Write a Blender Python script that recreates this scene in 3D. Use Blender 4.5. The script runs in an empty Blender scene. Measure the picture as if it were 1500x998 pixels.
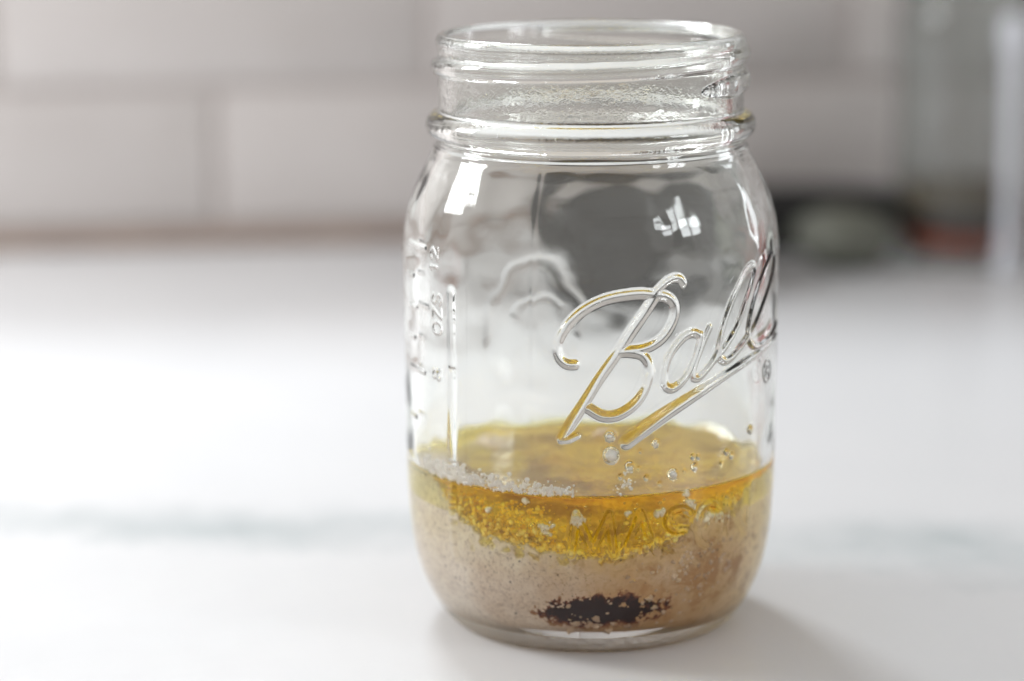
import bpy, math, random
import numpy as np
from mathutils import Vector, Matrix

random.seed(4)
rng = np.random.default_rng(7)
MM = 0.001
sc = bpy.context.scene
COL = sc.collection

# ------------------------------------------------------------------ camera
cam_d = bpy.data.cameras.new("camera")
cam = bpy.data.objects.new("camera", cam_d)
COL.objects.link(cam)
cam.location = (-0.0173, -0.546, 0.175)
PITCH, ROLL = math.radians(11.7), math.radians(0.35)
cam.matrix_world = (Matrix.Translation(cam.location) @ Matrix.Rotation(math.radians(90) - PITCH, 4, 'X')
                    @ Matrix.Rotation(-ROLL, 4, 'Z'))
cam_d.sensor_width = 36.0
cam_d.lens = 3700 * 36 / 1500
cam_d.clip_start = 0.01
cam_d.clip_end = 20
cam_d.dof.use_dof = True
cam_d.dof.focus_distance = 0.520
cam_d.dof.aperture_fstop = 5.6
sc.camera = cam

# ------------------------------------------------------------------ world and lamps
w = bpy.data.worlds.new("World")
sc.world = w
w.use_nodes = True
bg = w.node_tree.nodes["Background"]
bg.inputs[0].default_value = (1.0, 0.94, 0.885, 1)
bg.inputs[1].default_value = 0.60


def area(name, loc, target, sx, sy, power, col=(1, 1, 1)):
    d = bpy.data.lights.new(name, 'AREA')
    d.shape = 'RECTANGLE'
    d.size, d.size_y = sx, sy
    d.energy = power
    d.color = col
    o = bpy.data.objects.new(name, d)
    COL.objects.link(o)
    o.location = loc
    o.rotation_euler = (Vector(target) - Vector(loc)).to_track_quat('-Z', 'Y').to_euler()
    return o


# the daylight comes from a window above and behind the counter, a little to the left,
# from a large window on the left and from small panes across the room
area("window_back", (-0.26, 0.84, 0.84), (0, 0.1, 0.0), 0.24, 0.18, 6.6, (0.90, 0.955, 1.0))
area("window_left", (-0.62, 0.16, 0.40), (-0.16, 0.48, 0.05), 0.28, 0.27, 4.5, (0.96, 0.98, 1.0))
for px_, py_, pz_ in ((1.62, -0.96, 0.62), (1.76, -0.76, 0.62), (1.62, -0.96, 0.84), (1.76, -0.76, 0.84), (1.33, -1.25, 0.66), (1.33, -1.25, 0.78)):
    area("window_pane", (px_, py_, pz_), (0, 0, 0.08), 0.20, 0.19 if px_ > 1.5 else 0.09, 1.7 if px_ > 1.5 else 0.7, (0.93, 0.97, 1.0))
area("added_strip_lamp", (0.80, 0.43, 0.22), (0.1, 0.40, 0.08), 0.10, 0.34, 0.55, (0.9, 0.95, 1.0))  # added narrow lamp, for a bright reflected strip on the storage glass

sc.view_settings.view_transform = 'Standard'
sc.view_settings.look = 'None'
sc.view_settings.exposure = 0.10
sc.view_settings.gamma = 1.0
sc.cycles.use_denoising = True
sc.cycles.max_bounces = 28
sc.cycles.transmission_bounces = 24
sc.cycles.glossy_bounces = 10
sc.cycles.diffuse_bounces = 6
sc.cycles.transparent_max_bounces = 16
sc.cycles.volume_bounces = 0
sc.cycles.caustics_reflective = True
sc.cycles.caustics_refractive = True
sc.cycles.blur_glossy = 0.3
sc.cycles.sample_clamp_indirect = 60.0


# ------------------------------------------------------------------ helpers
def nodes(name):
    m = bpy.data.materials.new(name)
    m.use_nodes = True
    nt = m.node_tree
    nt.nodes.clear()
    out = nt.nodes.new("ShaderNodeOutputMaterial")
    return m, nt, out


def N(nt, typ, **kw):
    n = nt.nodes.new(typ)
    for k, v in kw.items():
        setattr(n, k, v)
    return n


def noise_node(nt, vec, scale, detail=4, rough=0.55, dist=0.0):
    n = N(nt, "ShaderNodeTexNoise")
    n.inputs["Scale"].default_value = scale
    n.inputs["Detail"].default_value = detail
    n.inputs["Roughness"].default_value = rough
    n.inputs["Distortion"].default_value = dist
    nt.links.new(vec, n.inputs["Vector"])
    return n.outputs[0]


def ramp(nt, fac, stops):
    r = N(nt, "ShaderNodeValToRGB")
    e = r.color_ramp.elements
    while len(e) < len(stops):
        e.new(0.5)
    for el, (p, c) in zip(e, stops):
        el.position = p
        el.color = (*c, 1) if len(c) == 3 else c
    nt.links.new(fac, r.inputs[0])
    return r.outputs[0]


def mixc(nt, fac, a, b, mode='MIX'):
    m = N(nt, "ShaderNodeMix", data_type='RGBA', blend_type=mode)
    for sock, v in ((m.inputs[0], fac), (m.inputs[6], a), (m.inputs[7], b)):
        if hasattr(v, "links"):
            nt.links.new(v, sock)
        elif isinstance(v, (int, float)):
            sock.default_value = v
        else:
            sock.default_value = (*v, 1)
    return m.outputs[2]


def math_n(nt, op, a, b=None, c=None):
    m = N(nt, "ShaderNodeMath", operation=op)
    for i, v in enumerate((a, b, c)):
        if v is None:
            continue
        if hasattr(v, "links"):
            nt.links.new(v, m.inputs[i])
        else:
            m.inputs[i].default_value = v
    return m.outputs[0]


def bump(nt, h, strength, dist):
    b = N(nt, "ShaderNodeBump")
    b.inputs["Strength"].default_value = strength
    b.inputs["Distance"].default_value = dist
    nt.links.new(h, b.inputs["Height"])
    return b.outputs[0]


def principled(nt, out, col, rough, normal=None, spec=0.5, coat=0.0, coat_rough=0.1):
    p = N(nt, "ShaderNodeBsdfPrincipled")
    for name, v in (("Base Color", col), ("Roughness", rough), ("Normal", normal), ("Specular IOR Level", spec),
                    ("Coat Weight", coat), ("Coat Roughness", coat_rough)):
        if v is None:
            continue
        if hasattr(v, "links"):
            nt.links.new(v, p.inputs[name])
        elif isinstance(v, tuple):
            p.inputs[name].default_value = (*v, 1)
        else:
            p.inputs[name].default_value = v
    nt.links.new(p.outputs[0], out.inputs[0])
    return p


def objpos(nt):
    g = N(nt, "ShaderNodeNewGeometry")
    return g.outputs["Position"]


# vectorised gradient noise
_perm = rng.permutation(256)
_perm = np.concatenate([_perm, _perm, _perm])
_grad = rng.normal(size=(256, 3))
_grad /= np.linalg.norm(_grad, axis=1)[:, None]


def perlin(p):
    i = np.floor(p).astype(int)
    f = p - i
    u = f * f * f * (f * (f * 6 - 15) + 10)
    i &= 255
    res = 0
    for dx in (0, 1):
        for dy in (0, 1):
            for dz in (0, 1):
                h = _perm[_perm[_perm[(i[..., 0] + dx) & 255] + ((i[..., 1] + dy) & 255)] + ((i[..., 2] + dz) & 255)]
                g = _grad[h & 255]
                d = g[..., 0] * (f[..., 0] - dx) + g[..., 1] * (f[..., 1] - dy) + g[..., 2] * (f[..., 2] - dz)
                wx = u[..., 0] if dx else 1 - u[..., 0]
                wy = u[..., 1] if dy else 1 - u[..., 1]
                wz = u[..., 2] if dz else 1 - u[..., 2]
                res = res + d * wx * wy * wz
    return res


def fbm(p, octaves=4, gain=0.5):
    a, t = 1.0, 0
    for o in range(octaves):
        t = t + a * perlin(p + 17.3 * o)
        p = p * 2.03
        a *= gain
    return t


def sstep(a, b, x):
    t = np.clip((x - a) / (b - a), 0, 1)
    return t * t * (3 - 2 * t)


def mesh_from(name, V, F4, mat, parent=None, smooth=True, normals=None, attrs=None):
    """V (n,3) in metres, F4 (m,4) or (m,3) int; compacts unused vertices."""
    used = np.unique(F4)
    remap = np.full(len(V), -1, dtype=np.int64)
    remap[used] = np.arange(len(used))
    F = remap[F4]
    Vc = V[used]
    k = F.shape[1]
    me = bpy.data.meshes.new(name)
    me.vertices.add(len(Vc))
    me.vertices.foreach_set("co", Vc.astype(np.float32).ravel())
    me.loops.add(F.size)
    me.loops.foreach_set("vertex_index", F.astype(np.int32).ravel())
    me.polygons.add(len(F))
    me.polygons.foreach_set("loop_start", np.arange(0, F.size, k, dtype=np.int32))
    me.update(calc_edges=True)
    me.validate()
    me.polygons.foreach_set("use_smooth", np.full(len(me.polygons), smooth, dtype=bool))
    if attrs:
        for an, av in attrs.items():
            a = me.attributes.new(an, 'FLOAT', 'POINT')
            a.data.foreach_set("value", av[used].astype(np.float32))
    if normals is not None:
        me.normals_split_custom_set_from_vertices(normals[used].tolist())
    me.materials.append(mat)
    o = bpy.data.objects.new(name, me)
    COL.objects.link(o)
    if parent is not None:
        o.parent = parent
    return o


def grid_faces(nr, nc, wrap=True, flip=False):
    r = np.arange(nr - 1)[:, None]
    c = np.arange(nc if wrap else nc - 1)[None, :]
    c2 = (c + 1) % nc
    a = r * nc + c
    b = r * nc + c2
    d = (r + 1) * nc + c2
    e = (r + 1) * nc + c
    F = np.stack([np.broadcast_to(x, a.shape) for x in ((a, e, d, b) if flip else (a, b, d, e))], -1)
    return F.reshape(-1, 4)


def grid_normals(V, nr, nc, sign=1.0):
    G = V.reshape(nr, nc, 3)
    dc = np.roll(G, -1, 1) - np.roll(G, 1, 1)
    dr = np.empty_like(G)
    dr[1:-1] = G[2:] - G[:-2]
    dr[0] = G[1] - G[0]
    dr[-1] = G[-1] - G[-2]
    n = np.cross(dc, dr) * sign
    L = np.linalg.norm(n, axis=2, keepdims=True)
    n = n / np.maximum(L, 1e-14)
    return n.reshape(-1, 3)


def thing(name, label, cat, loc=(0, 0, 0), group=None):
    o = bpy.data.objects.new(name, None)
    COL.objects.link(o)
    o.location = loc
    o.empty_display_size = 0.01
    o['label'] = label
    o['category'] = cat
    if group:
        o['group'] = group
    return o


def tag(o, label, cat=None, kind=None, group=None):
    o['label'] = label
    if cat:
        o['category'] = cat
    if kind:
        o['kind'] = kind
    if group:
        o['group'] = group
    return o


def catmull(pts, step):
    """open Catmull-Rom through pts, resampled at about `step`."""
    P = np.array(pts, float)
    P = np.vstack([2 * P[0] - P[1], P, 2 * P[-1] - P[-2]])
    out = []
    for i in range(1, len(P) - 2):
        p0, p1, p2, p3 = P[i - 1], P[i], P[i + 1], P[i + 2]
        # centripetal
        t = [0]
        for a, b in ((p0, p1), (p1, p2), (p2, p3)):
            t.append(t[-1] + max(np.linalg.norm(b - a), 1e-6) ** 0.5)
        n = 24
        for s in np.linspace(t[1], t[2], n, endpoint=False):
            A1 = (t[1] - s) / (t[1] - t[0]) * p0 + (s - t[0]) / (t[1] - t[0]) * p1
            A2 = (t[2] - s) / (t[2] - t[1]) * p1 + (s - t[1]) / (t[2] - t[1]) * p2
            A3 = (t[3] - s) / (t[3] - t[2]) * p2 + (s - t[2]) / (t[3] - t[2]) * p3
            B1 = (t[2] - s) / (t[2] - t[0]) * A1 + (s - t[0]) / (t[2] - t[0]) * A2
            B2 = (t[3] - s) / (t[3] - t[1]) * A2 + (s - t[1]) / (t[3] - t[1]) * A3
            out.append((t[2] - s) / (t[2] - t[1]) * B1 + (s - t[1]) / (t[2] - t[1]) * B2)
    out.append(P[-2])
    out = np.array(out)
    L = np.concatenate([[0], np.cumsum(np.linalg.norm(np.diff(out, axis=0), axis=1))])
    n = max(2, int(round(L[-1] / step)) + 1)
    s = np.linspace(0, L[-1], n)
    return np.stack([np.interp(s, L, out[:, k]) for k in range(out.shape[1])], 1)


# ------------------------------------------------------------------ materials: setting
def mat_counter():
    m, nt, out = nodes("white_quartz")
    pos = objpos(nt)
    sep = N(nt, "ShaderNodeSeparateXYZ")
    nt.links.new(pos, sep.inputs[0])
    X, Y = sep.outputs[0], sep.outputs[1]
    wob = noise_node(nt, pos, 9.0, 5, 0.6)
    wob2 = noise_node(nt, pos, 60.0, 5, 0.6)
    # a vein that runs across the slab behind the jar
    line = math_n(nt, 'MULTIPLY_ADD', X, -0.16, 0.058)
    d = math_n(nt, 'SUBTRACT', Y, line)
    d = math_n(nt, 'ADD', d, math_n(nt, 'MULTIPLY', math_n(nt, 'SUBTRACT', wob, 0.5), 0.055))
    d = math_n(nt, 'ADD', d, math_n(nt, 'MULTIPLY', math_n(nt, 'SUBTRACT', wob2, 0.5), 0.035))
    ad = math_n(nt, 'ABSOLUTE', d)
    v1 = math_n(nt, 'SUBTRACT', 1.0, math_n(nt, 'DIVIDE', ad, math_n(nt, 'MULTIPLY_ADD', math_n(nt, 'MAXIMUM', X, 0.0), 0.14, 0.021)))
    v1 = math_n(nt, 'MAXIMUM', v1, 0.0)
    v1 = math_n(nt, 'POWER', v1, 0.7)
    br = noise_node(nt, pos, 25.0, 4, 0.6)
    v1 = math_n(nt, 'MULTIPLY', v1, math_n(nt, 'MULTIPLY_ADD', br, 1.6, -0.25))
    v1 = math_n(nt, 'MINIMUM', v1, 1.0)
    # faint clouding
    cl = noise_node(nt, pos, 6.0, 6, 0.6, 1.0)
    base = ramp(nt, cl, [(0.3, (0.66, 0.67, 0.685)), (0.7, (0.705, 0.71, 0.72))])
    col = mixc(nt, v1, base, (0.40, 0.45, 0.46))
    # a dusting of brown crumbs and freckles in the stone
    fr = noise_node(nt, pos, 420.0, 2, 0.5)
    fr = ramp(nt, fr, [(0.70, (0, 0, 0)), (0.78, (0.25, 0.25, 0.25))])
    col = mixc(nt, fr, col, (0.62, 0.60, 0.57))
    rough = math_n(nt, 'MULTIPLY_ADD', noise_node(nt, pos, 120.0, 3), 0.12, 0.26)
    b = bump(nt, noise_node(nt, pos, 1200.0, 2), 0.06, 0.0002)
    principled(nt, out, col, rough, b, 0.35)
    return m


def mat_tile():
    m, nt, out = nodes("glazed_tile")
    pos = objpos(nt)
    oi = N(nt, "ShaderNodeObjectInfo")
    c = noise_node(nt, pos, 14.0, 3)
    col = ramp(nt, c, [(0.3, (0.41, 0.383, 0.372)), (0.7, (0.455, 0.428, 0.417))])
    col = mixc(nt, math_n(nt, 'MULTIPLY', oi.outputs["Random"], 0.12), col, (0.38, 0.35, 0.335))
    b = bump(nt, noise_node(nt, pos, 22.0, 2), 0.25, 0.002)
    principled(nt, out, col, 0.16, b, 0.5)
    return m


def mat_simple(name, c1, c2, scale, rough, bs=0.2, bd=0.0004, spec=0.5, detail=5):
    m, nt, out = nodes(name)
    pos = objpos(nt)
    n = noise_node(nt, pos, scale, detail, 0.6)
    col = ramp(nt, n, [(0.3, c1), (0.7, c2)])
    b = bump(nt, noise_node(nt, pos, scale * 3, 4), bs, bd)
    principled(nt, out, col, rough, b, spec)
    return m


def mat_glass(name, col=(0.985, 0.992, 0.985), ior=1.5, bump_scale=None, bs=0.1, bd=0.0002, rough=0.0):
    m, nt, out = nodes(name)
    g = N(nt, "ShaderNodeBsdfGlass")
    g.inputs["Color"].default_value = (*col, 1)
    g.inputs["Roughness"].default_value = rough
    g.inputs["IOR"].default_value = ior
    if bump_scale:
        pos = objpos(nt)
        b = bump(nt, noise_node(nt, pos, bump_scale, 3, 0.6), bs, bd)
        nt.links.new(b, g.inputs["Normal"])
    nt.links.new(g.outputs[0], out.inputs[0])
    return m


# ------------------------------------------------------------------ counter and tiled wall
def box(name, x0, x1, y0, y1, z0, z1, mat, parent=None, bevel=0.0, segs=3):
    import bmesh
    bm = bmesh.new()
    bmesh.ops.create_cube(bm, size=1.0)
    for v in bm.verts:
        v.co = Vector(((x0 + x1) / 2 + v.co.x * (x1 - x0), (y0 + y1) / 2 + v.co.y * (y1 - y0),
                       (z0 + z1) / 2 + v.co.z * (z1 - z0)))
    if bevel:
        bmesh.ops.bevel(bm, geom=list(bm.edges), offset=bevel, segments=segs, profile=0.5, affect='EDGES')
    me = bpy.data.meshes.new(name)
    bm.to_mesh(me)
    bm.free()
    for p in me.polygons:
        p.use_smooth = bool(bevel)
    me.materials.append(mat)
    o = bpy.data.objects.new(name, me)
    COL.objects.link(o)
    if parent:
        o.parent = parent
    return o


M_counter = mat_counter()
counter = box("countertop", -1.5, 1.4, -0.80, 0.80, -0.03, 0.0, M_counter, bevel=0.003)
tag(counter, "white quartz worktop with a soft grey vein running behind the jar", kind="structure")

YAW = math.radians(5.5)
wall_root = bpy.data.objects.new("tiled_wall", None)
COL.objects.link(wall_root)
wall_root.location = (-0.0618, 0.508, 0)
wall_root.rotation_euler = (0, 0, YAW)
tag(wall_root, "white glazed subway tile splashback behind the worktop", kind="structure")
M_grout = mat_simple("pale_grout", (0.33, 0.295, 0.28), (0.37, 0.335, 0.32), 300, 0.9)
M_caulk = mat_simple("brown_caulk", (0.20, 0.145, 0.12), (0.28, 0.21, 0.17), 40, 0.6)
box("grout", -1.2, 1.35, -0.0022, 0.03, 0.0, 0.30, M_grout, wall_root)
box("caulk_line", -1.2, 1.35, -0.008, -0.0024, 0.0002, 0.0075, M_caulk, wall_root, bevel=0.002)
M_tile = mat_tile()
TW, TH, G = 0.178, 0.0575, 0.0035
tile_me = None
base_z = 0.0085
# per-tile tilt about its vertical axis (degrees): hand-set tiles are never quite in one plane
for r in range(5):
    z0 = base_z + r * TH
    jo = 0.0 if r % 2 == 0 else TW / 2
    for k in range(-6, 8):
        # lower course has a joint at the point seen left of the jar
        x0 = -0.0785 + jo + k * TW
        if x0 < -1.15 or x0 > 1.15:
            continue
        if tile_me is None:
            o = box("tile", -TW / 2 + G / 2, TW / 2 - G / 2, -0.0035, 0.0045, -TH / 2 + G / 2, TH / 2 - G / 2, M_tile, wall_root, bevel=0.0016)
            tile_me = o.data
        else:
            o = bpy.data.objects.new("tile", tile_me)
            COL.objects.link(o)
            o.parent = wall_root
        o.location = (x0 + TW / 2, 0, z0 + TH / 2)
        tilt = random.uniform(-0.5, 0.5)
        o.rotation_euler = (math.radians(random.uniform(-0.4, 0.4)), 0, math.radians(tilt))

# ------------------------------------------------------------------ the jar
# outer profile (z, r) in mm from the foot up to the lip
OUT = [(29.2, 0.0), (31.2, 0.4), (33.1, 2.2), (35.1, 5.0), (37.1, 9.0), (38.8, 14.0), (39.9, 20.0), (40.5, 27.0),
       (40.9, 40.0), (41.0, 60.0), (41.1, 76.0), (41.1, 83.0), (40.6, 88.5), (39.4, 93.5), (37.6, 98.0),
       (35.8, 101.6), (34.5, 104.2), (34.15, 105.4), (33.7, 105.9), (33.5, 107.1),
       (34.3, 107.6), (35.3, 108.6), (35.75, 110.0), (35.4, 111.5), (34.3, 112.6), (33.2, 113.2),
       (33.05, 115.0), (33.05, 120.0), (33.05, 126.4), (33.35, 127.4), (33.35, 128.4), (32.9, 129.3), (32.1, 129.7),
       (31.3, 129.4), (30.9, 128.6)]
PUSH = [(0.0, 2.6), (10.0, 2.5), (20.0, 2.0), (25.0, 1.2), (27.2, 0.35), (28.2, 0.05), (29.2, 0.0)]
INN = [(30.9, 128.6), (30.6, 127.0), (30.5, 124.0), (30.5, 110.0), (30.9, 106.0), (32.4, 102.0), (34.4, 97.8), (36.2, 93.0),
       (37.4, 87.5), (37.8, 82.0), (37.9, 70.0), (37.9, 50.0), (37.8, 30.0), (36.9, 21.0), (35.5, 15.0), (33.0, 10.4),
       (29.6, 7.3), (26.0, 6.2), (15.0, 6.0), (0.0, 6.0)]
inn_s = catmull(INN, 0.4)
_o = np.argsort(inn_s[:, 1])


def r_in(z):
    """inner radius of the jar wall at height z (mm)."""
    zz = inn_s[:, 1][::-1]
    rr = inn_s[:, 0][::-1]
    sel = (rr > 25)
    return np.interp(z, zz[sel], rr[sel])


# raised strokes in (degrees round the jar from its front, height in mm)
SCRIPT = [
    [(-6.2, 65.3), (-8.1, 65.3), (-9.95, 66.1), (-11.15, 67.8), (-11.0, 69.9), (-9.3, 72.5), (-6.5, 75.0), (-2.7, 77.2),
     (2.3, 78.9), (7.9, 79.7), (13.0, 79.85), (16.97, 79.4)],
    [(15.98, 79.4), (18.3, 80.9), (20.5, 82.1), (23.0, 82.7), (24.9, 82.3), (25.7, 81.3)],
    [(15.98, 79.4), (19.7, 79.1), (22.4, 77.7), (23.1, 75.6), (22.2, 73.4), (19.7, 70.8), (16.7, 69.2), (13.1, 68.3),
     (9.24, 68.1), (6.4, 67.9)],
    [(16.97, 79.3), (14.35, 76.5), (10.2, 72.35), (6.06, 67.9), (1.04, 62.7), (-3.35, 57.4), (-6.82, 53.4), (-10.0, 49.6)],
    [(-10.2, 49.3), (-8.1, 49.5), (-5.6, 50.4)],
    [(6.4, 67.9), (9.9, 67.8), (13.1, 67.1), (14.96, 65.3), (15.3, 63.0), (14.15, 60.0), (11.9, 57.4), (8.7, 55.5),
     (5.2, 54.4), (1.4, 54.5), (-2.4, 56.1)],
    [(31.3, 70.0), (29.75, 70.8), (26.8, 70.5), (23.6, 68.7), (21.0, 65.9), (19.8, 62.5), (20.2, 60.2), (22.1, 59.5),
     (24.75, 60.35), (27.3, 62.25), (29.5, 65.1), (31.1, 68.2), (31.7, 70.2)],
    [(34.9, 71.5), (33.3, 69.4), (31.0, 65.9), (29.5, 63.2), (29.4, 61.4), (31.06, 61.1), (33.4, 62.2), (36.2, 64.0),
     (38.7, 66.6)],
    [(36.5, 64.2), (40.5, 66.4), (45.65, 70.1), (50.3, 75.2), (53.7, 79.5), (55.2, 81.9), (54.0, 82.7), (51.1, 82.2),
     (46.9, 79.25), (43.1, 75.45), (40.2, 71.1), (38.7, 67.5), (38.8, 65.0), (41.0, 63.8), (43.8, 64.2), (47.3, 65.7),
     (51.1, 67.35)],
    [(50.5, 67.2), (55.3, 69.4), (61.0, 73.5), (66.6, 77.5), (70.4, 80.85), (70.45, 83.1), (67.9, 83.7), (64.2, 82.3),
     (59.2, 79.3), (55.1, 75.1), (52.7, 71.15), (52.0, 68.0), (54.2, 65.7), (59.1, 64.8), (64.1, 65.2), (69.4, 65.8),
     (76.0, 67.5)]]
S_HALF = [1.0, 0.8, 1.0, 1.15, 0.8, 1.05, 0.9, 0.8, 0.85, 0.85]
UNDER = [(8.6, 48.7), (14.54, 51.6), (22.7, 55.1), (34.7, 59.0), (46.4, 61.8), (61.5, 63.9), (76.0, 65.0)]
U_HALF = [1.55, 1.5, 1.4, 1.2, 1.0, 0.85, 0.6]


def place(glyph, a0, z0, wdeg, h, italic=0.0, rot=False):
    out = []
    for st in glyph:
        if rot:      # turned so that it reads upwards
            out.append([(a0 - (y - 0.5) * wdeg, z0 + x * h) for x, y in st])
        else:
            out.append([(a0 + (x + italic * y) * wdeg, z0 + y * h) for x, y in st])
    return out


def arc(cx, cy, rx, ry, a0, a1, n=14):
    return [(cx + rx * math.cos(math.radians(a)), cy + ry * math.sin(math.radians(a))) for a in np.linspace(a0, a1, n)]


GL = {
    'M': [[(0, 0), (0.12, 1), (0.5, 0.12), (0.88, 1), (1, 0)]],
    'A': [[(0, 0), (0.5, 1), (1, 0)], [(0.2, 0.32), (0.8, 0.32)]],
    'S': [arc(0.5, 0.74, 0.42, 0.26, 25, 265) + arc(0.5, 0.25, 0.45, 0.25, 80, -155)],
    'O': [arc(0.5, 0.5, 0.5, 0.5, 90, 450, 24)],
    'N': [[(0, 0), (0.02, 1), (0.98, 0), (1, 1)]],
    '1': [[(0.2, 0.8), (0.5, 1), (0.5, 0)]],
    '2': [arc(0.5, 0.7, 0.42, 0.3, 160, -30) + [(0.05, 0.0), (0.98, 0.0)]],
    'Z': [[(0.05, 1), (0.95, 1), (0.05, 0), (0.95, 0)]],
    '8': [arc(0.5, 0.74, 0.36, 0.26, -90, 270, 18), arc(0.5, 0.25, 0.45, 0.25, 90, 450, 18)],
    'R': [[(0, 0), (0, 1), (0.6, 1), (0.95, 0.75), (0.6, 0.5), (0, 0.5)], [(0.5, 0.5), (1, 0)]],
}
MASON = []
for ch, a0, wd in (('M', -7.4, 12.6), ('A', 8.2, 9.4), ('S', 20.4, 9.4), ('O', 31.4, 9.0), ('N', 42.6, 10.0)):
    MASON += place(GL[ch], a0, 24.6, wd, 9.0, 0.0)
SCALE = []
for z, a_len in ((86.2, 13), (79.5, 5), (72.8, 7), (66.0, 5), (59.2, 12), (48.4, 5), (37, 12)):
    SCALE.append([(-73, z), (-73 + a_len, z)])
NUM = []
NUM += place(GL['1'], -55.0, 82.0, 3.6, 1.7, rot=True) + place(GL['2'], -55.0, 84.4, 3.8, 2.3, rot=True)
NUM += place(GL['O'], -53.6, 68.6, 4.6, 2.5, rot=True) + place(GL['Z'], -53.6, 72.0, 4.6, 2.1, rot=True) \
    + place(GL['S'], -53.6, 75.0, 4.6, 2.1, rot=True)
NUM += place(GL['8'], -54.2, 58.6, 4.2, 2.4, rot=True)
RM = [arc(65.6, 58.6, 3.4, 2.4, 0, 360, 24)] + place(GL['R'], 64.2, 57.4, 2.8, 2.4)
BAR = [[(-46.6, 78.0), (-46.7, 62.6)], [(-46.7, 60.6), (-48.1, 21.5)]]
EMB = [arc(199, 59, 17.5, 13.5, -10, 190, 40), arc(196, 58, 9, 7, 20, 150, 20)]
RB = 41.0


def stroke_t(A, Z, strokes, halves, smooth=True, pad=1.4):
    """min over strokes of distance/half-width at points (A degrees, Z mm)."""
    T = np.full(A.shape, 9.0)
    S = np.radians(A) * RB
    for st, hw in zip(strokes, halves):
        P = np.array(st, float)
        P = np.stack([np.radians(P[:, 0]) * RB, P[:, 1]], 1)
        H = np.full(len(P), hw) if np.isscalar(hw) else np.array(hw, float)
        if smooth and len(P) > 3:
            Q = catmull(np.column_stack([P, H]), 0.7)
            P, H = Q[:, :2], Q[:, 2]
        hm = H.max() * pad
        sel = np.where((S > P[:, 0].min() - hm) & (S < P[:, 0].max() + hm) & (Z > P[:, 1].min() - hm) & (Z < P[:, 1].max() + hm))[0]
        if len(sel) == 0:
            continue
        s, z = S[sel], Z[sel]
        t = np.full(len(sel), 9.0)
        for i in range(len(P) - 1):
            a, b = P[i], P[i + 1]
            ab = b - a
            L2 = max(ab @ ab, 1e-9)
            u = np.clip(((s - a[0]) * ab[0] + (z - a[1]) * ab[1]) / L2, 0, 1)
            d = np.hypot(s - a[0] - u * ab[0], z - a[1] - u * ab[1])
            t = np.minimum(t, d / (H[i] + u * (H[i + 1] - H[i])))
        T[sel] = np.minimum(T[sel], t)
    return T


def ridge(t, p=1.0):
    """rounded ridge profile of |distance|/half-width."""
    x = np.clip(1.15 - t, 0, 1.15) / 1.15
    return np.sin(np.clip(x * 1.25, 0, 1) * math.pi / 2) ** 2 * (0.75 + 0.25 * x)


M_glass = mat_glass("clear_glass", (0.988, 0.992, 0.984), 1.5, 900.0, 0.05, 0.00005)
M_base = mat_glass("stippled_base_glass", (0.99, 0.99, 0.98), 1.5, 700.0, 0.6, 0.0004, 0.30)
M_letter = mat_glass("softly_frosted_lettering", (0.99, 0.992, 0.985), 1.5, None, rough=0.15)
M_glass_in = mat_glass("wavy_inner_glass", (0.988, 0.992, 0.984), 1.5, 200.0, 0.04, 0.0002)
M_neck_in = mat_glass("rippled_neck_glass", (0.988, 0.992, 0.984), 1.5, 600.0, 0.26, 0.00035)

jar = thing("canning_jar", "clear glass canning jar with raised script lettering, open, a third full", "jar")

# --- outer skin: one smooth surface, cut into parts along its own features
th = np.concatenate([np.arange(-100, 100, 0.33), np.arange(100, 260, 0.62)])
po = catmull(OUT, 0.27)
push = catmull(PUSH, 0.8)
prof = np.vstack([push[:-1], po])
nr, nc = len(prof), len(th)
Rr = np.repeat(prof[:, 0][:, None], nc, 1).ravel()
Zz = np.repeat(prof[:, 1][:, None], nc, 1).ravel()
Aa = np.tile(th[None, :], (nr, 1)).ravel()
lab = np.zeros(len(Aa), dtype=int)
is_side = np.repeat((np.arange(nr) >= len(push) - 1)[:, None], nc, 1).ravel()
disp = np.zeros(len(Aa))
body_rows = is_side & (Zz > 15) & (Zz < 95)
idx = np.where(body_rows)[0]
A_, Z_ = Aa[idx], Zz[idx]


def emboss(strokes, halves, height, code, smooth=True):
    A2 = np.where(A_ > 180, A_ - 360, A_) if code != 9 else A_
    t = stroke_t(A2, Z_, strokes, halves, smooth)
    prof_h = ridge(t) if code != 2 else sstep(1.1, 0.5, t)
    h = prof_h * height * (1 - 0.45 * sstep(40, 62, A2) * (code == 1))
    disp[idx] = np.maximum(disp[idx], h)
    lab[idx[t < 1.14]] = code


emboss(SCRIPT, S_HALF, 0.70, 1)
emboss([UNDER], [U_HALF], 0.75, 1)
emboss(MASON, [0.85] * len(MASON), 1.0, 2, False)
emboss(NUM, [0.33] * len(NUM), 0.18, 3, False)
emboss(SCALE, [0.5] * len(SCALE), 0.2, 3, False)
emboss(BAR, [1.5] * len(BAR), 0.34, 4, False)
emboss(RM, [0.33] * len(RM), 0.16, 5, False)
emboss(EMB, [1.8, 1.2], 0.24, 9, False)
# mould seams, front-left and back-right
for sa in (-18.5, 161.5):
    dseam = np.abs(((Aa - sa + 180) % 360) - 180) * math.pi / 180 * Rr
    wob = 1 + 0.5 * perlin(np.stack([Zz * 0.35, Aa * 0, Zz * 0 + sa], -1))
    hs = np.exp(-(dseam / 0.55) ** 2) * 0.022 * wob
    disp += np.where(is_side & (Zz > 4) & (Zz < 128), hs, 0)
# faint waviness of pressed glass
P3 = np.stack([Rr * np.sin(np.radians(Aa)), -Rr * np.cos(np.radians(Aa)), Zz], -1)
disp += np.where(is_side & (Zz > 6) & (Zz < 106), 0.02 * perlin(P3 / 18.0) + 0.003 * perlin(P3 / 3.5), 0)
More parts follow.
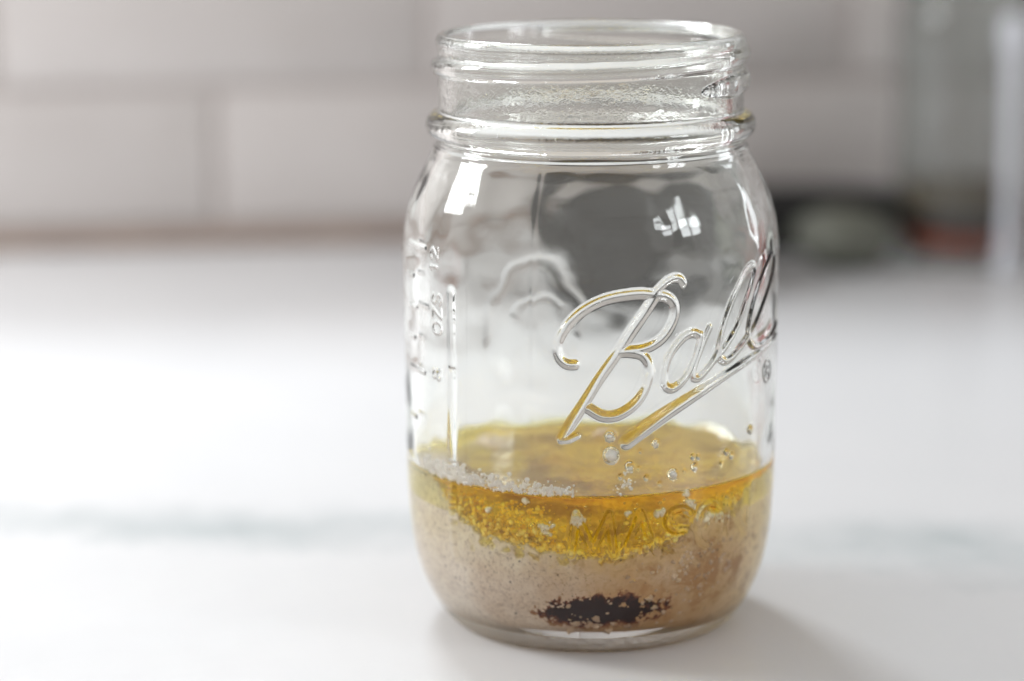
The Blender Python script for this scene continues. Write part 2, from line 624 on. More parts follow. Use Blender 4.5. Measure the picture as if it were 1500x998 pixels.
# flattened panel edge low on the left
# --- screw thread: helix on the neck. starts right of front, passes behind, rises across the front
A0 = 62.0 - 360.0          # start (degrees), then increases round the back?
# z of the ridge as a function of unwrapped angle phi: the ridge rises from left (-90) to right (+90) across the front
def thread_z(phi):
    return 124.1 + (phi / 180.0) * 2.8


NECKMASK = is_side & (Zz > 112.8) & (Zz < 127.6)
ni = np.where(NECKMASK)[0]
tmin = np.full(len(ni), 9.0)
for turn in (-1, 0, 1):
    phi = Aa[ni] + 360 * turn
    inside = (phi > -318 + 0.5) & (phi < 200)
    # amplitude fades at both ends of the helix
    amp = np.clip(np.minimum((phi + 318) / 20.0, (200 - phi) / 25.0), 0, 1)
    zc = thread_z(phi)
    hw = (1.9 + 0.5 * (phi < -255)) * np.sqrt(np.maximum(amp, 1e-3))
    t = np.abs(Zz[ni] - zc) / hw
    t = np.where(inside, t, 9)
    h = np.sqrt(np.clip(1 - np.clip(t, 0, 1) ** 2, 0, 1)) * 1.45 * np.sqrt(amp)
    h = np.where(inside, h, 0)
    disp[ni] = np.maximum(disp[ni], h)
    tmin = np.minimum(tmin, t)
lab[ni[tmin < 1.05]] = 6
bead = is_side & (Zz >= 107.2) & (Zz <= 113.2) & (prof[:, 0].repeat(nc) > 33.2)
lab[bead & (lab == 0)] = 7
rows = np.repeat(np.arange(nr)[:, None], nc, 1).ravel()
zl = np.where(Zz > 126.6)[0]
lab[zl] = 8
lab[(Zz < 4.4) & (lab == 0)] = 10

nrm = np.stack([np.zeros_like(Aa)] * 3, -1)
# displacement along the profile normal, approximately radial on the sides
tp = np.gradient(prof, axis=0)
nn = np.stack([tp[:, 1], -tp[:, 0]], 1)
nn /= np.linalg.norm(nn, axis=1)[:, None]
nrr = np.repeat(nn[:, 0][:, None], nc, 1).ravel()
nzz = np.repeat(nn[:, 1][:, None], nc, 1).ravel()
Rd = Rr + disp * nrr
Zd = Zz + disp * nzz
an = np.radians(Aa)
Vout = np.stack([Rd * np.sin(an), -Rd * np.cos(an), Zd], -1) * MM
Fo = grid_faces(nr, nc)
Nout = grid_normals(Vout, nr, nc)
chk = np.sum(Nout * np.stack([np.sin(an), -np.cos(an), np.zeros_like(an)], -1), 1)[nr * nc // 2:nr * nc // 2 + nc].mean()
if chk < 0:
    Nout = -Nout
# face winding check
f0 = Fo[len(Fo) // 2]
fn = np.cross(Vout[f0[1]] - Vout[f0[0]], Vout[f0[2]] - Vout[f0[0]])
if np.dot(fn, Nout[f0[0]]) < 0:
    Fo = Fo[:, ::-1]
flab = np.max(lab[Fo], axis=1)
PARTS = {0: "body", 1: "script_lettering", 2: "block_lettering", 3: "measuring_scale", 4: "raised_bar", 5: "trademark_symbol",
         6: "screw_thread", 7: "neck_ring", 8: "rim", 9: "back_emblem", 10: "base"}
for code, nm in PARTS.items():
    sel = Fo[flab == code]
    if len(sel):
        o = mesh_from(nm, Vout, sel, M_base if code == 10 else (M_letter if code == 2 else M_glass), jar, True, Nout)

# --- inner wall, from the rim down to the oil line; the oil and powder lie in direct contact below it
Z_OIL = 36.0
MEN = 0.9
th2 = np.concatenate([np.arange(-95, 95, 0.5), np.arange(95, 265, 0.9)])
pin = catmull(INN, 0.35)
pin = pin[:np.argmax(pin[:, 1] < Z_OIL + MEN)]
pin = np.vstack([pin, [[float(r_in(Z_OIL + MEN)), Z_OIL + MEN]]])
nr2, nc2 = len(pin), len(th2)
R2 = np.repeat(pin[:, 0][:, None], nc2, 1).ravel()
Z2 = np.repeat(pin[:, 1][:, None], nc2, 1).ravel()
A2 = np.tile(th2[None, :], (nr2, 1)).ravel()
a2 = np.radians(A2)
P2 = np.stack([R2 * np.sin(a2), -R2 * np.cos(a2), Z2], -1)
fade = sstep(Z_OIL + MEN, Z_OIL + MEN + 3, Z2) * sstep(128.6, 126.0, Z2)
wv = 0.42 * perlin(P2 * [1 / 17., 1 / 17., 1 / 24.] + 3.1) + 0.20 * perlin(P2 / 7.0 + 9) + 0.004 * perlin(P2 / 2.0 + 5)
neck = sstep(107, 110, Z2)
wv = wv * (1 - neck) + neck * (0.02 * perlin(P2 / 5.0) + 0.022 * perlin(P2 / 1.1 + 4) * sstep(-0.35, 0.25, perlin(P2 / 12.0 + 8)))
d2 = wv * fade
# drops clinging to the inner wall
DROPS = [(4.1, 49.6, 1.0), (4.55, 45.6, 1.7), (18.5, 47.6, 0.75), (13.5, 46.2, 0.35), (13.0, 42.6, 0.4), (15.6, 40.4, 0.6),
         (24.4, 40.6, 1.1), (31.5, 43.8, 0.55), (33.5, 43.6, 0.5), (32.2, 41.6, 0.8), (45.2, 43.4, 0.6), (47.6, 42.4, 0.7),
         (10.2, 43.2, 0.9), (7.4, 41.0, 0.6), (43.0, 41.2, 0.4), (57.5, 46.6, 0.8), (20.0, 38.9, 0.45), (28.5, 41.0, 0.35)]
lab2 = np.zeros(len(A2), dtype=int)
for a_, z_, r_ in DROPS:
    d = np.hypot((A2 - a_) * math.pi / 180 * 37.9, Z2 - z_) / r_
    bmp = np.sqrt(np.clip(1 - d ** 2, 0, 1)) * r_ * 0.75
    d2 = d2 + bmp
    lab2[d < 1.05] = 1
R2d = R2 - d2
Vin = np.stack([R2d * np.sin(a2), -R2d * np.cos(a2), Z2], -1) * MM
Vin[:nc2] = np.stack([R2[:nc2] * np.sin(a2[:nc2]), -R2[:nc2] * np.cos(a2[:nc2]), Z2[:nc2]], -1) * MM
Fi = grid_faces(nr2, nc2)
Ni = grid_normals(Vin, nr2, nc2)
mid = nr2 // 2 * nc2
if np.dot(Ni[mid], [-math.sin(a2[mid]), math.cos(a2[mid]), 0]) < 0:
    Ni = -Ni
f0 = Fi[len(Fi) // 2]
fn = np.cross(Vin[f0[1]] - Vin[f0[0]], Vin[f0[2]] - Vin[f0[0]])
if np.dot(fn, Ni[f0[0]]) < 0:
    Fi = Fi[:, ::-1]
fl2 = np.max(lab2[Fi], axis=1)
zf2 = Z2[Fi].mean(axis=1)
mesh_from("inner_wall", Vin, Fi[(fl2 == 0) & (zf2 <= 108.5)], M_glass_in, jar, True, Ni)
mesh_from("neck_lining", Vin, Fi[(fl2 == 0) & (zf2 > 108.5)], M_neck_in, jar, True, Ni)
M_drop = mat_glass("oil_film", (0.99, 0.95, 0.80), 1.48)
dr = mesh_from("oil_droplets", Vin, Fi[fl2 == 1], M_drop, None, True, Ni)
tag(dr, "oil droplets clinging to the inside of the jar just above the oil line", "droplets", "stuff")


# ------------------------------------------------------------------ contents
def edge_z(A):
    """height (mm) of the powder where it meets the glass, by angle from the front."""
    a = ((A + 180) % 360) - 180
    return np.interp(a, [-180, -120, -90, -72, -60, -50, -42, -32, -19, -8, 2, 12, 22, 30, 36, 42, 50, 60, 75, 100, 130, 180],
                     [32, 33, 36.0, 36.8, 36.0, 30.5, 27.5, 25.8, 24.8, 23.6, 23.2, 24.2, 25.4, 27.6, 31.2, 30.0, 31.5, 34.5, 35.5,
                      34.5, 35.5, 32])


tha = np.concatenate([np.arange(-100, 100, 0.4), np.arange(100, 260, 1.0)])
ncp = len(tha)
nside = 130
ntop = 110
ang = np.radians(tha)
ez = edge_z(tha) + 1.7 * perlin(np.stack([tha / 5.0, tha * 0 + 3, tha * 0], -1)) + 1.2 * perlin(np.stack([tha / 1.9, tha * 0 + 7, tha * 0], -1))
bot = catmull([p for p in INN if p[1] < 37], 0.3)[::-1]          # centre-bottom -> up the wall
bl = bot[bot[:, 0] > 25]
arcl = np.concatenate([[0], np.cumsum(np.linalg.norm(np.diff(bl, axis=0), axis=1))])
rows_V = []
wet = []
# bottom cap
for r in (0.01, 8.0, 16.0, 22.0):
    rows_V.append(np.stack([r * np.sin(ang), -r * np.cos(ang), np.full(ncp, 6.05)], -1))
    wet.append(np.zeros(ncp))
for i in range(nside):
    f = i / (nside - 1)
    # arclength target per angle
    send = np.interp(np.minimum(ez, 38.9), bl[:, 1], arcl)
    s = f * send
    r = np.interp(s, arcl, bl[:, 0])
    z = np.interp(s, arcl, bl[:, 1])
    over = np.maximum(ez - 38.9, 0) * (f == 1)
    z = z + over
    r = r + 0.03
    Pn = np.stack([r * np.sin(ang), -r * np.cos(ang), z], -1)
    depth = ez - z
    # the wetted zone near the top crumbles back from the glass
    n1 = fbm(Pn / 2.2, 3) + 0.35 * perlin(Pn / 5.5 + 21)
    rec = np.clip(n1 * 2.0 + 0.05 - depth * 0.22, 0, 1.5) * sstep(6, 1, depth) * 1.6
    rec += np.clip(-n1 - 0.42, 0, 1) * 0.8
    if i == nside - 1:
        rec = np.maximum(rec, 0.5)
    r2_ = r - rec
    rows_V.append(np.stack([r2_ * np.sin(ang), -r2_ * np.cos(ang), z], -1))
    wet.append(np.clip(1.1 - (depth + 2.6 * fbm(Pn / 3.3 + 40, 4, 0.6)) / 4.2, 0, 1))


def top_h(x, y):
    """height field of the powder's top, in mm."""
    p = np.stack([x, y, x * 0], -1)
    h = 31.2 + 2.2 * perlin(p / 14.0 + 2) + 1.7 * perlin(p / 6.0 + 5) + 0.75 * fbm(p / 2.4 + 8, 3)
    # dry heaps that stick out of the oil at the back left, wet ones at the back
    h += 4.2 * np.exp(-(((x + 25) / 9) ** 2 + ((y - 17) / 4) ** 2)) * 1.9
    h += 7.2 * np.exp(-(((x - 4) / 5) ** 2 + ((y - 18) / 3) ** 2))
    h += 5.0 * np.exp(-(((x + 33) / 4) ** 2 + ((y + 2) / 9) ** 2))
    return h


for i in range(1, ntop):
    f = i / (ntop - 1)
    base_r = r_in(np.minimum(ez, 36))
    r = base_r * (1 - f) + 0.01
    x, y = r * np.sin(ang), -r * np.cos(ang)
    hh = top_h(x, y)
    k = np.exp(-((base_r - r) / 9.0) ** 1.3)
    dv = 0.7 * fbm(np.stack([x, y, x * 0 + 4], -1) / 1.8, 3)
    z = ez * k + hh * (1 - k) + dv * sstep(0, 2.5, base_r - r)
    rows_V.append(np.stack([x, y, z], -1))
    wet.append(np.clip(1 - (z - Z_OIL - 0.6) / 1.5, 0, 1))
Vp = np.concatenate(rows_V) * MM
Fp = grid_faces(len(rows_V), ncp)


def mat_powder():
    m, nt, out = nodes("beige_powder")
    pos = objpos(nt)
    sep = N(nt, "ShaderNodeSeparateXYZ")
    nt.links.new(pos, sep.inputs[0])
    big = noise_node(nt, pos, 70.0, 4, 0.6)
    fine = noise_node(nt, pos, 1300.0, 4, 0.75)
    mid = noise_node(nt, pos, 260.0, 5, 0.68, 0.6)
    dry = ramp(nt, fine, [(0.30, (0.36, 0.28, 0.23)), (0.47, (0.89, 0.80, 0.70)), (0.75, (1.0, 0.92, 0.80))])
    soak = ramp(nt, mid, [(0.30, (0.56, 0.38, 0.20)), (0.45, (0.86, 0.68, 0.42)), (0.7, (0.98, 0.84, 0.54))])
    # soaked more towards the right side of the jar
    g = math_n(nt, 'MULTIPLY_ADD', sep.outputs[0], 34.0, 0.22)
    g = math_n(nt, 'ADD', g, math_n(nt, 'MULTIPLY', math_n(nt, 'SUBTRACT', big, 0.5), 2.4))
    at = N(nt, "ShaderNodeAttribute", attribute_name="wet")
    g = math_n(nt, 'ADD', g, math_n(nt, 'MULTIPLY', at.outputs["Fac"], 0.7))
    cl = N(nt, "ShaderNodeClamp")
    nt.links.new(g, cl.inputs[0])
    dry = mixc(nt, 0.42, dry, ramp(nt, mid, [(0.36, (0.60, 0.50, 0.43)), (0.5, (0.86, 0.78, 0.70)), (0.64, (1.0, 0.97, 0.92))]), 'MULTIPLY')
    col = mixc(nt, cl.outputs[0], dry, soak)
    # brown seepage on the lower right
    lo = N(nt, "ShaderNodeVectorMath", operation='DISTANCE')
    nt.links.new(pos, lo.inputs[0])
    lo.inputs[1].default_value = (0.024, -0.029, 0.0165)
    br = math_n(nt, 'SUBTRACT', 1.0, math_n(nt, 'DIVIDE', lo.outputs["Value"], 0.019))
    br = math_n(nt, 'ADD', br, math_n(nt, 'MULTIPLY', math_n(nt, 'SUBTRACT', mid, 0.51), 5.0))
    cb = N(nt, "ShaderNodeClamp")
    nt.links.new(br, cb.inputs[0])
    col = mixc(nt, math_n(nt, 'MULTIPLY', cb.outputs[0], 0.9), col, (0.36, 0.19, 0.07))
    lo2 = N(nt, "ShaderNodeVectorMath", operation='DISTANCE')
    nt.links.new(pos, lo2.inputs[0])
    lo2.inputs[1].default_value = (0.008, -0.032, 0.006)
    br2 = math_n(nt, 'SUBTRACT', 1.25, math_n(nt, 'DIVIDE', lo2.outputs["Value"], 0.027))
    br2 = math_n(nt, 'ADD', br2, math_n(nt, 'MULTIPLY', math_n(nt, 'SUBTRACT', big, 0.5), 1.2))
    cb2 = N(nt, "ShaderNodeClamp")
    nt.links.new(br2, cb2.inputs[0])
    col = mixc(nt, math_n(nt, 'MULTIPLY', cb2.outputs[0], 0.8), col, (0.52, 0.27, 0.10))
    # dark reflections on the oil, painted as brown patches away from the glass
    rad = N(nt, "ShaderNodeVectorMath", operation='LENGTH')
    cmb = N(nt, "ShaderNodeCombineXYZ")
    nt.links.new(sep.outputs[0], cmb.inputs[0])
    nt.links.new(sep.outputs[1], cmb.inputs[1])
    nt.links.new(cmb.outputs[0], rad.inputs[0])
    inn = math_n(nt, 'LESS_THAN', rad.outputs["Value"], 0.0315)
    dark_refl = ramp(nt, noise_node(nt, pos, 62.0, 4, 0.6), [(0.50, (0, 0, 0)), (0.62, (0.6, 0.6, 0.6))])
    col = mixc(nt, math_n(nt, 'MULTIPLY', math_n(nt, 'MULTIPLY', dark_refl, inn), math_n(nt, 'GREATER_THAN', sep.outputs[2], 0.0255)), col, (0.22, 0.10, 0.05))
    # stray dark specks
    sp = ramp(nt, noise_node(nt, pos, 900.0, 1, 0.4), [(0.76, (0, 0, 0)), (0.78, (0.8, 0.8, 0.8))])
    col = mixc(nt, sp, col, (0.12, 0.08, 0.05))
    b = bump(nt, fine, 0.5, 0.0005)
    principled(nt, out, col, 0.85, b, 0.0)
    return m


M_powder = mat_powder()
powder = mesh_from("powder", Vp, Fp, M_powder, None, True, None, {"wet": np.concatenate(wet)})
tag(powder, "clumpy beige powder heaped in the bottom of the glass jar under the oil", "powder")

# --- oil
wr = float(r_in(Z_OIL)) + 0.06
oil_rows, surf = [], []
tho = tha
ao = np.radians(tho)
for r in (0.01, 12.0, 20.0, 30.0):
    oil_rows.append(np.stack([r * np.sin(ao), -r * np.cos(ao), np.full(ncp, 17.5)], -1))
    surf.append(0.0)
for i in range(1, 26):
    z = 18.0 + (Z_OIL - 18.0) * i / 25
    r = float(r_in(z)) + 0.07
    oil_rows.append(np.stack([r * np.sin(ao), -r * np.cos(ao), np.full(ncp, z)], -1))
    surf.append(0.0)
rim_r = float(r_in(Z_OIL + MEN))
for rr_ in np.concatenate([[0.07, 0.0], -np.geomspace(0.06, 6, 22), -np.linspace(7.5, rim_r - 0.02, 26)]):
    r = rim_r + rr_
    z = Z_OIL + MEN * np.exp(min(rr_, 0) / 0.75)
    x, y = r * np.sin(ao), -r * np.cos(ao)
    zz = z + 0.10 * perlin(np.stack([x / 11, y / 6, x * 0], -1)) * min(1, max(0, -rr_) / 3)
    oil_rows.append(np.stack([x, y, zz], -1))
    surf.append(1.0 if rr_ < 0.05 else 0.0)
Vo = np.concatenate(oil_rows) * MM
sa_ = np.repeat(np.array(surf), ncp)


def mat_oil():
    m, nt, out = nodes("golden_oil")
    g = N(nt, "ShaderNodeBsdfGlass")
    g.inputs["IOR"].default_value = 1.48
    g.inputs["Roughness"].default_value = 0.0
    g.inputs["Color"].default_value = (1, 1, 1, 1)
    t = N(nt, "ShaderNodeBsdfTransparent")
    at = N(nt, "ShaderNodeAttribute", attribute_name="open_surface")
    st = math_n(nt, 'GREATER_THAN', at.outputs["Fac"], 0.5)
    mx = N(nt, "ShaderNodeMixShader")
    nt.links.new(st, mx.inputs[0])
    nt.links.new(t.outputs[0], mx.inputs[1])
    nt.links.new(g.outputs[0], mx.inputs[2])
    nt.links.new(mx.outputs[0], out.inputs[0])
    v = N(nt, "ShaderNodeVolumeAbsorption")
    v.inputs["Color"].default_value = (0.999, 0.968, 0.0, 1)
    v.inputs["Density"].default_value = 420.0
    nt.links.new(v.outputs[0], out.inputs["Volume"])
    return m


oil = mesh_from("oil", Vo, grid_faces(len(oil_rows), ncp), mat_oil(), None, True, None, {"open_surface": sa_})
tag(oil, "layer of golden yellow oil lying over the powder in the jar", "oil")

# --- dark syrup against the glass low at the front
ga = np.arange(-24, 28, 0.22)
gz = np.arange(5.0, 18.5, 0.16)
GA, GZ = np.meshgrid(ga, gz)
nrs, ncs = GA.shape
rs = r_in(GZ.ravel()) + 0.045
aa = np.radians(GA.ravel())
Ps = np.stack([rs * np.sin(aa), -rs * np.cos(aa), GZ.ravel()], -1)
cover = 1.0 - (np.abs((GA.ravel() - 2.5 - (GZ.ravel() - 10) * 0.3) / 23.0) ** 2.2 + np.abs((GZ.ravel() - 11.0) / 4.0) ** 2.0)
cover0 = cover.copy()
cover = cover * 0.80 + 1.1 * fbm(Ps / 2.8 + 11, 5, 0.6) + 0.75 * fbm(Ps / 0.9 + 31, 3, 0.7) - 0.0
m_ = cover > -0.12
Fs = grid_faces(nrs, ncs, False)
Fs = Fs[np.all(m_[Fs], axis=1)]
Vs = Ps * MM
# give the patch real depth: a back skin inside the powder
Ps2 = Ps.copy()
inn_r = rs - 1.2
Ps2[:, 0] = inn_r * np.sin(aa)
Ps2[:, 1] = -inn_r * np.cos(aa)
cnt = {}
E_ = np.concatenate([Fs[:, [0, 1]], Fs[:, [1, 2]], Fs[:, [2, 3]], Fs[:, [3, 0]]])
key = np.sort(E_, 1)
key = key[:, 0].astype(np.int64) * (nrs * ncs) + key[:, 1]
uq, inv, c = np.unique(key, return_inverse=True, return_counts=True)
bd = E_[c[inv] == 1]
nV = len(Vs)
Fside = np.stack([bd[:, 1], bd[:, 0], bd[:, 0] + nV, bd[:, 1] + nV], 1)
Fall = np.concatenate([Fs, Fs[:, ::-1] + nV, Fside])


def mat_syrup():
    m, nt, out = nodes("dark_syrup")
    at = N(nt, "ShaderNodeAttribute", attribute_name="thick")
    col = ramp(nt, at.outputs["Fac"], [(0.0, (0.44, 0.24, 0.11)), (0.13, (0.24, 0.08, 0.028)), (0.30, (0.07, 0.014, 0.006)), (0.48, (0.022, 0.004, 0.003))])
    principled(nt, out, col, 0.5, None, 0.0)
    return m


thick = np.clip(0.45 * (cover + 0.12) + 0.45 * np.clip(cover0 + 0.5 * perlin(Ps / 1.6 + 3), -0.3, 1), 0, 1) * (0.12 + 0.88 * sstep(7.0, 9.6, GZ.ravel() + 1.4 * perlin(Ps / 3)))
syrup = mesh_from("dark_syrup", np.concatenate([Vs, Ps2 * MM]), Fall, mat_syrup(), None, True, None,
                  {"thick": np.concatenate([thick, thick])})
tag(syrup, "blotch of dark brown syrup pressed against the glass near the jar's base", "syrup")


# --- crumbs of powder stuck on the inner wall and lumps hanging in the oil
def ico():
    import bmesh
    bm = bmesh.new()
    bmesh.ops.create_icosphere(bm, subdivisions=2, radius=1.0)
    V = np.array([v.co[:] for v in bm.verts])
    F = np.array([[v.index for v in f.verts] for f in bm.faces])
    bm.free()
    return V, F


IV, IF = ico()


def blobs(name, items, mat, lumpy=0.5, **kw):
    Vs_, Fs_ = [], []
    n = 0
    for (x, y, z, s) in items:
        q = IV * (1 + lumpy * perlin(IV * 1.6 + rng.uniform(0, 90, 3))[:, None] * 1.5)
        q = q * np.array([1, 1, 1]) * s * rng.uniform(0.7, 1.25, 3)
        Vs_.append(q + [x, y, z])
        Fs_.append(IF + n)
        n += len(IV)
    return mesh_from(name, np.concatenate(Vs_) * MM, np.concatenate(Fs_), mat, None, True, **kw)


def on_wall(a, z, inset):
    r = float(r_in(z)) - inset
    return r * math.sin(math.radians(a)), -r * math.cos(math.radians(a)), z


M_crumb = mat_simple("dry_crumbs", (0.93, 0.88, 0.80), (0.98, 0.95, 0.90), 900, 0.9, 0.4, 0.0002, 0.0)
items = []
# the dry tide line on the left, just above the oil
for _ in range(520):
    a = -50 + 42 * random.random() ** 1.35
    c0 = 38.2 + 1.6 * perlin(np.array([[a / 4.0, 2.2, 0.3]]))[0]
    wd = 1.5 * min(1, (abs(a + 8)) / 10 + 0.25)
    z = c0 + random.gauss(0, 0.55) * wd
    if z < 36.7:
        continue
    s = random.choice((0.16, 0.22, 0.3, 0.42))
    items.append((*on_wall(a, z, s * 0.2 - 0.04), s))
for _ in range(160):
    a = random.uniform(-66, -44)
    z = random.gauss(38.6, 1.1)
    if z > 36.9:
        s = random.choice((0.2, 0.3, 0.45, 0.6))
        items.append((*on_wall(a, z, s * 0.2), s))
for (a, z, n_, sp) in ((9.6, 39.2, 26, 0.8), (9.0, 41.8, 12, 0.6), (6.6, 38.4, 10, 0.7), (18.5, 47.4, 4, 0.3), (-8, 38.2, 10, 1.0)):
    for _ in range(n_):
        s = random.choice((0.15, 0.22, 0.32))
        items.append((*on_wall(a + random.gauss(0, sp), z + random.gauss(0, sp * 0.8), s * 0.2), s))
for a, z, s in ((4.1, 49.6, 0.7), (4.55, 45.6, 1.15), (18.5, 47.6, 0.5), (24.4, 40.6, 0.7)):
    items.append((*on_wall(a, z, -0.1), s))
crumbs = blobs("powder_crumbs", items, M_crumb)
tag(crumbs, "pale dry powder crumbs stuck to the glass along the oil line", "crumbs", "stuff")

M_lump = mat_simple("soaked_lumps", (0.98, 0.66, 0.14), (1.0, 0.85, 0.38), 350, 0.8, 0.25, 0.0003, 0.3)
items = []
for _ in range(2400):
    a = random.uniform(-62, 62)
    ez_ = float(edge_z(np.array([a]))[0])
    if ez_ > Z_OIL - 2:
        continue
    top = Z_OIL - 1.6
    f = random.random() ** 1.7
    z = ez_ - 0.5 + f * (top - ez_) * (0.95 if a < -10 else 0.75)
    s = random.choice((0.18, 0.25, 0.35, 0.5, 0.75)) * (1.1 - 0.5 * f)
    inset = random.uniform(0.4, 7) * (0.25 + f)
    if a > -14 and a < 34 and f > 0.22 and random.random() < 0.88:
        continue
    items.append((*on_wall(a, z, inset + s), s))
lumps = blobs("soaked_lumps", items, M_lump, 0.5)
tag(lumps, "yellow oil-soaked lumps of powder hanging in the oil against the glass", "lumps", "stuff")
# pale clots touching the glass among the raised letters
items = []
for (a, z, n_, sp) in ((-5.5, 31.5, 14, 0.9), (-16, 29.2, 12, 1.0), (-13.5, 30.4, 6, 0.7), (20.6, 32.6, 16, 0.8), (31.5, 33.6, 12, 0.8), (38.5, 30.0, 8, 1.0),
                       (44, 29.5, 18, 1.5), (10.0, 33.0, 3, 0.4), (-35, 32.4, 5, 0.5), (-22, 34.8, 4, 0.5), (29, 36.0, 3, 0.4)):
    for _ in range(n_):
        s = random.choice((0.3, 0.45, 0.65))
        items.append((*on_wall(a + random.gauss(0, sp), z + random.gauss(0, sp * 0.6), s * 0.6), s))
clots = blobs("pale_clots", items, mat_simple("pale_clot", (0.84, 0.72, 0.48), (0.95, 0.87, 0.68), 700, 0.9, 0.4, 0.0002, 0.0), 0.7)
tag(clots, "pale clots of powder caught behind the raised block letters under the oil", "clots", "stuff")

# tan clods of powder pressed to the glass in and around the syrup
items = []
for _ in range(30):
    a = random.gauss(4, 10)
    z = random.gauss(10.3, 2.6)
    if not 6.5 < z < 17:
        continue
    s = random.choice((0.2, 0.26, 0.36, 0.6, 1.0))
    items.append((*on_wall(a, z, s * 0.6 - 0.1), s))
for _ in range(110):
    a, z = random.gauss(33, 9), random.gauss(18, 4)
    if 9 < z < 26:
        s = random.choice((0.2, 0.3, 0.45, 0.7))
        items.append((*on_wall(a, z, s * 0.6 - 0.1), s))
clods = blobs("tan_clods", items, mat_simple("tan_clod", (0.42, 0.27, 0.17), (0.80, 0.62, 0.44), 160, 0.85, 0.3, 0.0002, 0.0), 0.75)
tag(clods, "tan clods of damp powder pressed to the glass in and around the dark syrup", "clods", "stuff")

# air bubbles in the oil close to the glass
M_bub = mat_glass("air_bubble", (1, 1, 1), 1 / 1.48)
items = []
for _ in range(46):
    a = random.uniform(-30, 62)
    z = random.uniform(29, 35.3)
    s = random.choice((0.12, 0.18, 0.28, 0.4))
    if float(edge_z(np.array([a]))[0]) > z - 1:
        continue
    items.append((*on_wall(a, z, s + 0.2), s))
bub = blobs("air_bubbles", items, M_bub, 0.0)
tag(bub, "tiny air bubbles suspended in the golden oil behind the glass", "bubbles", "stuff")


# ------------------------------------------------------------------ things out of focus behind
def lathe(name, pts, mat, parent=None, step=1.2, nseg=96, sx=1.0, sy=1.0, closed=False, loc=(0, 0, 0)):
    P = catmull(pts, step) if step else np.array(pts, float)
    a = np.linspace(0, 2 * math.pi, nseg, endpoint=False)
    V = np.stack([P[:, 0][:, None] * np.sin(a)[None] * sx, -P[:, 0][:, None] * np.cos(a)[None] * sy,
                  np.repeat(P[:, 1][:, None], nseg, 1)], -1).reshape(-1, 3) * MM
    V = V + np.array(loc)
    return mesh_from(name, V, grid_faces(len(P), nseg), mat, parent)


M_black = mat_simple("black_enamel", (0.010, 0.010, 0.011), (0.018, 0.017, 0.017), 60, 0.45)
pan = thing("baking_dish", "low black oval baking dish out of focus against the tiled wall", "dish", (0.066, 0.482, 0))
pan.rotation_euler = (0, 0, YAW)
lathe("dish_body", [(0.01, 0.3), (50, 0.3), (66, 1.2), (74, 7), (78, 20), (77, 21.6), (75, 20), (70, 11), (60, 4), (0.01, 3.5)], M_black, pan, sy=0.25)
lathe("dish_rim", [(77.2, 20.2), (80, 20.6), (81, 22), (79.5, 23.4), (77, 23.4), (76, 22), (77.2, 20.2)], M_black, pan, step=0.6, sy=0.27)
bowl = thing("added_bowl", "small black bowl added behind the jar for the dark patch seen through its glass", "bowl", (0.030, 0.408, 0))  # added to darken what shows through the jar
lathe("bowl_body", [(0.01, 0.3), (22, 0.3), (26, 1.2), (36, 8), (43, 19), (42.6, 20.2), (41, 19), (34, 9), (22, 3.2), (0.01, 3.0)], M_black, bowl)
lathe("bowl_rim", [(42.6, 19.6), (44.2, 20), (44.4, 21), (43.2, 21.8), (41.8, 21.2), (41.6, 20), (42.6, 19.6)], M_black, bowl, step=0.5)
M_green = mat_simple("grey_green_rind", (0.085, 0.09, 0.072), (0.13, 0.135, 0.11), 90, 0.55, 0.4, 0.001)
gourd = thing("green_fruit", "dull grey-green rounded fruit out of focus in front of the black dish", "fruit", (0.114, 0.437, 0))
lathe("fruit_body", [(0.01, 0.4), (8, 0.6), (15, 4), (20, 11), (19.5, 16.5), (15, 21), (7, 23.6), (0.01, 24)], M_green, gourd)
lathe("stem_end", [(0.01, 25.6), (1.6, 25.4), (2.0, 24.4), (2.6, 23.4), (0.01, 23.0)], mat_simple("brown_stem", (0.05, 0.035, 0.02), (0.09, 0.06, 0.04), 200, 0.8), gourd, step=0.4, nseg=20)

tum = thing("storage_glass", "tall clear glass of dried spices out of focus at the right edge", "glass", (0.163, 0.452, 0))
M_tg = mat_glass("tumbler_glass", (0.88, 0.895, 0.89), 1.5)
lathe("glass_wall", [(0.01, 1.2), (20, 1.0), (24, 0.2), (26.5, 1.5), (27.2, 5), (27.2, 60), (27.2, 98), (25.8, 102), (25.8, 106), (27.0, 108), (26.2, 109.4),
                     (24.6, 108), (24.2, 104), (24.6, 100), (24.9, 96), (24.9, 60), (24.9, 8), (22, 5), (0.01, 4.6)], M_tg, tum, step=0.8)
M_s1 = mat_simple("red_spice", (0.30, 0.05, 0.015), (0.48, 0.10, 0.04), 180, 0.9)
M_s2 = mat_simple("dark_spice", (0.02, 0.014, 0.012), (0.06, 0.035, 0.03), 220, 0.9)
M_s3 = mat_simple("tan_spice", (0.13, 0.10, 0.07), (0.21, 0.165, 0.115), 180, 0.9)
lathe("spice_layer", [(0.01, 5), (22, 5.3), (24.4, 8.2), (24.4, 14), (0.01, 15)], M_s1, tum, step=None)
lathe("spice_layer", [(0.01, 15.2), (24.4, 14.2), (24.4, 22), (0.01, 24)], M_s2, tum, step=None)
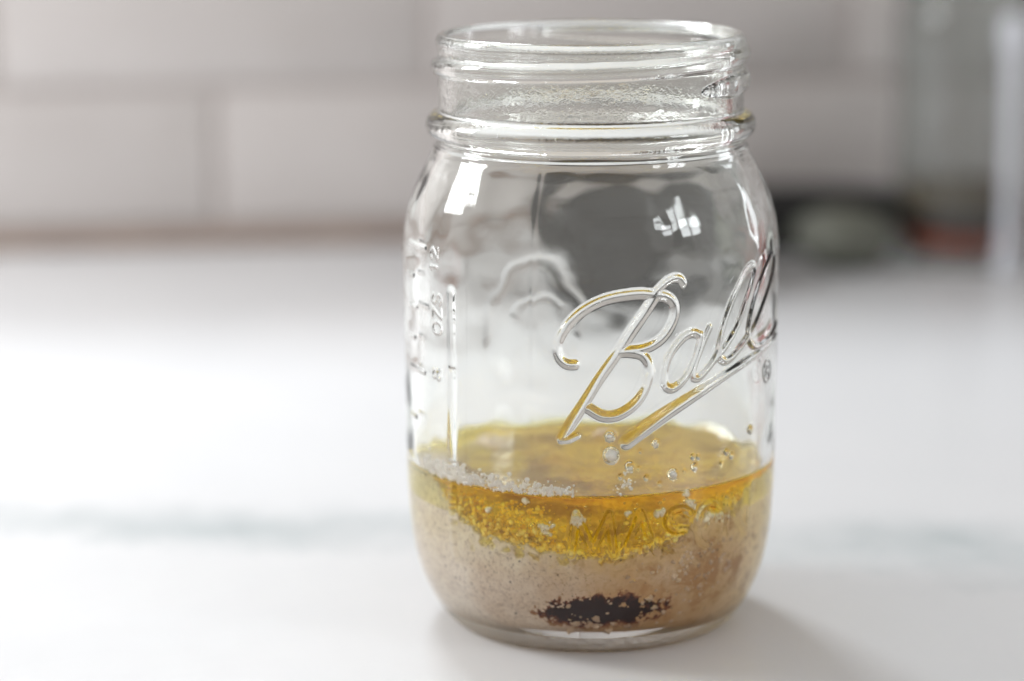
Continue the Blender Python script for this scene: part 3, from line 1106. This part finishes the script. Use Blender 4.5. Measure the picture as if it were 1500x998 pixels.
lathe("spice_layer", [(0.01, 24.2), (24.4, 22.2), (24.4, 31), (15, 33), (0.01, 34)], M_s3, tum, step=None)

can = thing("added_canister", "glossy red canister added out of frame for the red reflection in the jar", "canister", (0.36, 0.22, 0))  # added out of frame so the jar's right edge picks up red
lathe("canister_body", [(0.01, 0.4), (34, 0.4), (36, 2), (36, 20), (36, 92), (35, 95), (0.01, 95.5)], mat_simple("red_lacquer", (0.42, 0.02, 0.02), (0.50, 0.03, 0.025), 30, 0.25), can)
lathe("canister_lid", [(0.01, 96), (37, 96), (37.4, 99), (36, 104), (20, 107), (6, 108), (5, 113), (8, 117), (0.01, 119)], mat_simple("red_lid", (0.36, 0.02, 0.02), (0.42, 0.03, 0.025), 30, 0.25), can)

M_wood = mat_simple("dark_walnut", (0.055, 0.036, 0.028), (0.085, 0.058, 0.044), 12, 0.5)
cab = thing("blocker_cabinet", "unseen dark cabinet added to shade the right half of the tiled splashback", "cabinet", (0.70, 0.42, 0.33))  # added above the frame to keep ambient light off the right wall
box("blocker_case", -0.64, 0.64, -0.14, 0.13, 0.0, 0.60, M_wood, cab, bevel=0.002)
for dx in (-0.43, 0.0, 0.43):
    d = box("blocker_door", dx - 0.208, dx + 0.208, -0.162, -0.1415, 0.006, 0.594, M_wood, cab, bevel=0.003)
    box("handle", dx + 0.17, dx + 0.182, -0.185, -0.163, 0.05, 0.17, M_black, d, bevel=0.003)

M_highlight = mat_simple("pale_highlight", (0.55, 0.57, 0.62), (0.64, 0.66, 0.71), 80, 0.35)  # pale colour standing in for a highlight on the storage glass
rod = thing("highlight_rod", "pale upright rod added in place of the bright highlight strip on the background glass", "rod", (0.1755, 0.424, 0))  # added shape that stands in for the glass's vertical highlight
lathe("rod_shaft", [(0.01, 0.2), (3.8, 0.4), (4.2, 4), (3.2, 12), (2.6, 60), (3.2, 84)], M_highlight, rod, step=0.8, nseg=32)
lathe("rod_knob", [(3.2, 84.1), (4.2, 87), (4.8, 92), (4.2, 97), (2.5, 100), (0.01, 100.6)], M_highlight, rod, step=0.6, nseg=32)
